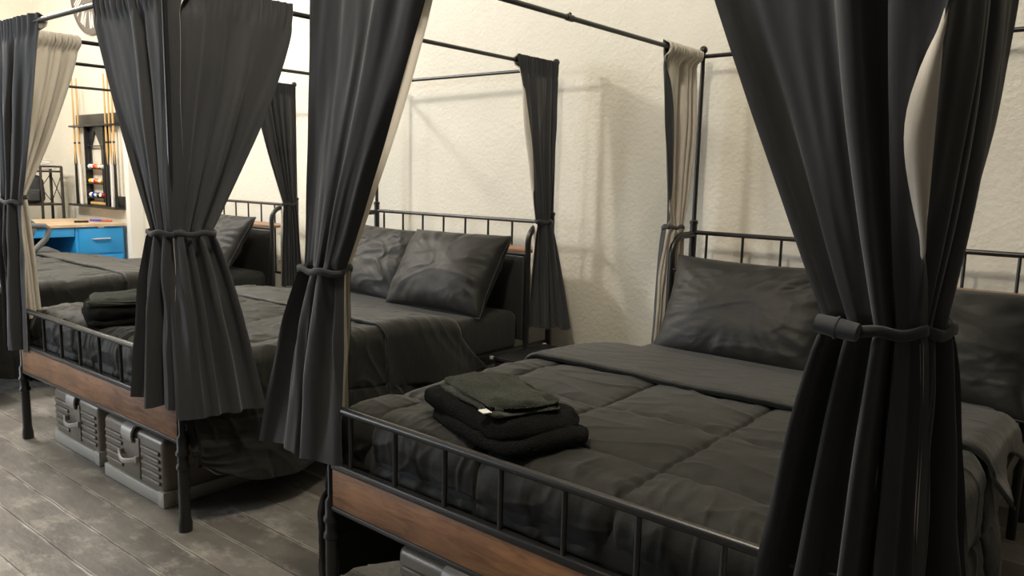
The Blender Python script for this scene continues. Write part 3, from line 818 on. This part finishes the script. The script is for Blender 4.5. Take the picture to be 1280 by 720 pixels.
cols = {'yellow': (.9, .55, .03), 'blue': (.02, .05, .42), 'red': (.75, .04, .02), 'orange': (.9, .22, .02), 'green': (.02, .22, .08), 'white': (.85, .84, .8), 'black': (.01, .01, .01), 'maroon': (.28, .02, .03)}
rows = [(1.345, 'top', [('white', 0), ('blue', 1), ('red', 0), ('orange', 0), ('red', 1), ('green', 1)]),
        (1.18, 'middle', [('yellow', 0), ('orange', 1), ('red', 0), ('orange', 0), ('yellow', 1)]),
        (1.02, 'bottom', [('white', 0), ('blue', 0), ('blue', 1), ('black', 0), ('maroon', 1), ('maroon', 0)])]
seq = ['leftmost', 'second from left', 'third from left', 'third from right', 'second from right', 'rightmost']
seq5 = ['leftmost', 'second from left', 'in the middle', 'second from right', 'rightmost']
bm_ = {}; ball_mesh = {}
for z, rn, lst in rows:
    for k, (c, s) in enumerate(lst):
        key = (c, s)
        if key not in bm_:
            bm_[key] = ball_mat('ball_%s_%s' % (c, 'striped' if s else 'plain'), cols[c], s)
            o = MB().sphere((0, 0, 0), .0285, n=20).build('pool_ball', bm_[key], None, loc=(0, 0, 0), ang=None); ball_mesh[key] = o.data
        else:
            o = bpy.data.objects.new('pool_ball', ball_mesh[key]); link(o)
        o.location = (-7.70 + k * .066, 2.402, z + .0283); o.rotation_euler = (.5 * k, .3 + .9 * k, 0)
        nm = (seq if len(lst) == 6 else seq5)[k]
        tag(o, '%s%s pool ball, %s on the %s shelf of the cue rack' % ('striped ' if s else '', c, nm, rn), 'ball', 'pool balls in the cue rack')
# ball triangle lying on the ledge of the rack
b = MB(); b.tube([(-7.70, 2.40, .951), (-7.55, 2.40, .952), (-7.30, 2.40, .951)], .02, 10)
tag(b.build('chalk_roller', M['cue'], None, loc=(-7.5, 2.37, .935)), 'pale wooden stick lying in the bottom of the cue rack', 'stick')

# desk
DX = -6.88
dk = thing('office_desk', 'bright blue steel desk with an oak top by the back wall', 'desk', (DX, 1.6, 0))
def dp(mb, name, m, par=None):
    mb.v = [(v[0] - DX, v[1] - 1.6, v[2]) for v in mb.v]; return mb.build(name, M[m], par or dk)
DB = -7.95
b = MB(); poly = []
def arc(cx, cy, r, a0, a1, n=8): return [(cx + r * math.cos(a0 + (a1 - a0) * i / n), cy + r * math.sin(a0 + (a1 - a0) * i / n)) for i in range(n + 1)]
poly = arc(DX + .02 - .07, 2.42 - .07, .07, 0, PI / 2) + arc(DB + .03, 2.39, .03, PI / 2, PI) + arc(DB + .03, .83, .03, PI, 1.5 * PI) + arc(DX + .02 - .07, .87, .07, 1.5 * PI, 2 * PI)
b.prism(poly, 2, .735, .762); dp(b, 'desk_top', 'butcher')
dp(MB().box((DB + .05, 1.895, .05), (DX - .018, 2.395, .735), .006), 'pedestal', 'blue')
dp(MB().box((DB + .05, .83, .05), (DX - .018, 1.33, .735), .006), 'pedestal', 'blue')
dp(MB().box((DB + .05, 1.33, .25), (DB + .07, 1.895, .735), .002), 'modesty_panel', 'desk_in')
d = dp(MB().box((DX - .30, 1.345, .635), (DX - .006, 1.885, .728), .004), 'drawer', 'blue')
for y0, y1 in ((1.925, 2.375), (.85, 1.31)):
    for z0, z1 in ((.445, .715), (.075, .43)):
        d = dp(MB().box((DX - .03, y0, z0), (DX - .002, y1, z1), .005), 'drawer', 'blue')
        h = MB(); yc = (y0 + y1) / 2; zc = z1 - .115; pts = [(DX - .002, yc - .085, zc), (DX + .018, yc - .08, zc + .002), (DX + .024, yc - .05, zc + .004), (DX + .024, yc + .05, zc + .004), (DX + .018, yc + .08, zc + .002), (DX - .002, yc + .085, zc)]
        h.tube(pts, .014, 8, flat=.6); dp(h, 'handle', 'chrome', d)
    h = MB().box((DX - .006, yc - .03, .718), (DX + .006, yc + .03, .733), .002); dp(h, 'lock_plate', 'chrome')
    for y in (y0 + .02, y1 - .02):
        for x in (DB + .1, DX - .06): dp(MB().lathe([(.022, 0), (.022, .05)], (x, y, 0), 10), 'foot', 'chrome')
# pens on the desk
M['inkb'] = mat('violet_blue_pen', (.08, .06, .55), .4); M['inkr'] = mat('red_pen', (.5, .12, .08), .4)
for (x, y, a, m_, lb) in ((-7.15, 2.05, 1.4, 'cue_b', 'black marker pen lying on the oak desk top'), (-7.30, 2.27, .9, 'inkb', 'blue marker pen near the wall on the oak desk top'), (-7.20, 2.34, .4, 'inkr', 'red marker pen beside the blue one on the oak desk top')):
    t = thing('marker_pen', lb, 'pen', (x, y, .7625), a, 'pens on the blue desk')
    b = MB().tube([(-.06, 0, .012), (.03, 0, .012)], .0115, 12); b.build('barrel', M[m_], t)
    b = MB().tube([(.03, 0, .012), (.034, 0, .012), (.075, 0, .012), (.08, 0, .012)], [.009, .0125, .0115, .008], 12); b.build('cap', M[m_], t)

# etagere behind the desk
ex0, ex1, ey0, ey1, ez = -8.62, -8.28, 1.55, 2.30, 1.36
et = thing('etagere', 'dark metal shelf unit with crossed braces behind the blue desk', 'shelf', (-8.45, 1.9, 0))
def ep(mb, name, m='etag'):
    mb.v = [(v[0] + 8.45, v[1] - 1.9, v[2]) for v in mb.v]; return mb.build(name, M[m], et)
for x in (ex0, ex1):
    for y in (ey0, ey1): ep(MB().box((x - .014, y - .014, 0), (x + .014, y + .014, ez), .003), 'upright')
for z in (ez - .07, .90, .45):
    mb = MB().box((ex0, ey0, z), (ex1, ey1, z + .022), .003); ep(mb, 'shelf_board')
for y in (ey0, ey1):
    mb = MB(); mb.tube([(ex0, y, .93), (ex1, y, ez - .09)], .005, 8); mb.tube([(ex1, y, .93), (ex0, y, ez - .09)], .005, 8); ep(mb, 'cross_brace')
mb = MB(); mb.tube([(ex0, ey0 + .52, .93), (ex0, ey1, ez - .09)], .005, 8); mb.tube([(ex0, ey1, .93), (ex0, ey0 + .52, ez - .09)], .005, 8); ep(mb, 'cross_brace')
mb = MB().box((ex1 - .012, ey0 + .51, .45), (ex1 + .012, ey0 + .535, ez), .003); ep(mb, 'upright')
mb = MB().box((ex0, ey0, ez - .012), (ex1, ey0 + .02, ez + .01), .002); mb.box((ex1 - .012, ey0, ez - .012), (ex1 + .012, ey1, ez + .01), .002); mb.box((ex0, ey1 - .01, ez - .012), (ex1, ey1 + .012, ez + .01), .002); ep(mb, 'top_rail')
# coil of cable on its top shelf
b = MB()
pts = []
for k in range(90):
    a = k / 90 * 6 * PI; r = .10 + .012 * math.sin(a * .7)
    pts.append((-8.42 + r * math.cos(a) * .8, 2.10 + r * 1.25 * math.sin(a), 1.325 + .0010 * k + .02 * math.sin(a * .5) ** 2))
b.tube(pts, .008, 8); b.tube([(-8.36, 2.0, 1.32), (-8.34, 2.1, 1.44), (-8.34, 2.22, 1.43), (-8.36, 2.27, 1.35), (-8.36, 2.25, 1.32)], .007, 8)
tag(b.build('coiled_cable', M['white'], None, loc=(-8.42, 2.1, 1.312), ang=None), 'pale coiled cable on top of the metal shelf unit', 'cable')
# bag on the middle shelf
bg = thing('backpack', 'dark grey backpack standing on the metal shelf unit', 'bag', (-8.42, 1.93, .922))
b = MB(); P = []
for j in range(25):
    ph = -PI / 2 + PI * j / 24; row = []
    for i in range(32):
        th = 2 * PI * i / 32; sp = lambda v, k: math.copysign(abs(v) ** k, v)
        x = .13 * sp(math.cos(th), .45) * sp(math.cos(ph), .35); y = .20 * sp(math.sin(th), .45) * sp(math.cos(ph), .35); z = .17 + .17 * sp(math.sin(ph), .5)
        nn = .02 * fbm((x * 6, y * 6, z * 6), 3); row.append(Vector((x + nn, y + nn, z)))
    P.append(row)
b.grid(P, closed=True).build('body', M['dgrey'], bg, ang=None)
MB().box((.12, -.13, .03), (.165, .12, .17), .02, seg=3).build('front_pocket', M['dgrey'], bg)
MB().tube([(0, -.06, .33), (0, -.05, .375), (0, .05, .375), (0, .06, .33)], .010, 8).build('carry_loop', M['dgrey'], bg)

# task chair in front of the desk
ch = thing('office_chair', 'grey plastic office chair with loop armrests in front of the desk', 'chair', (-6.35, 1.22, 0), math.radians(82))
b = MB()
for k in range(5):
    a = k * 2 * PI / 5; b.tube([(0, 0, .10), (.16 * math.cos(a), .16 * math.sin(a), .095), (.30 * math.cos(a), .30 * math.sin(a), .065)], [.03, .022, .016], 10)
b.build('star_base', M['chair'], ch)
for k in range(5):
    a = k * 2 * PI / 5
    MB().tube([(.30 * math.cos(a) - .012, .30 * math.sin(a), .03), (.30 * math.cos(a) + .012, .30 * math.sin(a), .03)], .03, 14).build('caster', M['black'], ch)
MB().lathe([(.03, .08), (.03, .25), (.02, .26), (.02, .44)], n=14).build('gas_lift', M['black'], ch)
MB().box((-.24, -.24, .43), (.24, .24, .50), .03, seg=4).build('seat', M['dgrey'], ch)
b = MB(); P = []
for j in range(13):
    z = .56 + .40 * j / 12; row = []
    for i in range(17):
        y = -.215 + .43 * i / 16; row.append(Vector((-.25 - .05 * (j / 12) - .05 * (1 - (y / .22) ** 2), y * (1 - .12 * (j / 12) ** 3), z)))
    P.append(row)
thick(P, .025).build('backrest', M['chair'], ch)
MB().tube([(-.10, 0, .42), (-.28, 0, .44), (-.33, 0, .60)], .022, 10, flat=1.4).build('back_support', M['chair'], ch)
for s in (-1, 1):
    y = s * .27
    pts = [(-.16, y, .44), (-.20, y, .56), (-.21, y, .66), (-.18, y, .70), (-.02, y, .712), (.12, y, .705), (.15, y, .68), (.12, y, .60), (.02, y, .50), (-.06, y, .44)]
    b = MB().tube(pts, .022, 10); b.tube([(-.16, y * .8, .445), (-.16, y, .445), (-.05, y, .445), (-.05, y * .8, .445)], .016, 8)
    b.build('armrest', M['chair'], ch, ang=None)

ch.scale = (1.13, 1.13, 1.16)

# ------------------------------------------------------------------ light
def point(name, loc, e, col, r=.12):
    l = bpy.data.lights.new(name, 'POINT'); l.energy = e; l.color = col; l.shadow_soft_size = r
    o = bpy.data.objects.new(name, l); link(o); o.location = loc; return o
def area(name, loc, tgt, e, col, sx, sy):
    l = bpy.data.lights.new(name, 'AREA'); l.energy = e; l.color = col; l.shape = 'RECTANGLE'; l.size = sx; l.size_y = sy
    o = bpy.data.objects.new(name, l); link(o); o.location = loc
    o.rotation_euler = (Vector(tgt) - Vector(loc)).to_track_quat('-Z', 'Y').to_euler(); return o
warm = (1, .9, .75); neut = (1, .93, .84)
point('ceiling_lamp', (-4.4, .0, 3.55), 290, neut, .16)
point('ceiling_lamp', (.5, -.5, 3.6), 135, warm, .15)
point('ceiling_lamp', (-7.4, -.4, 3.6), 220, neut, .16)
wl_ = area('window_light', (-6.0, -4.6, 2.0), (-2.6, -.2, 1.1), 55, (.84, .91, 1), 2.2, 1.8); wl_.data.spread = math.radians(100)
w = bpy.data.worlds.new('World'); bpy.context.scene.world = w; w.use_nodes = True
w.node_tree.nodes['Background'].inputs[0].default_value = (1, .93, .84, 1)
w.node_tree.nodes['Background'].inputs[1].default_value = .03

# ------------------------------------------------------------------ camera
cam = bpy.data.cameras.new('Camera'); co = bpy.data.objects.new('Camera', cam); link(co)
cam.sensor_width = 36; cam.lens = 27.166; cam.clip_start = .02
r = Vector((.7658, .6426, .0231)); u = Vector((-.1103, .0958, .9893)); f = Vector((-.6335, .7602, -.1443))
m = Matrix((r, u, -f)).transposed().to_4x4(); m.translation = (1.8792, -1.4029, 1.3828)
co.matrix_world = m
sc = bpy.context.scene; sc.camera = co
sc.view_settings.view_transform = 'Standard'; sc.view_settings.look = 'None'; sc.view_settings.gamma = 1
sc.view_settings.exposure = 0.2; sc.view_settings.use_curve_mapping = False
sc.cycles.use_denoising = True
sc.cycles.max_bounces = 8; sc.cycles.sample_clamp_indirect = 6
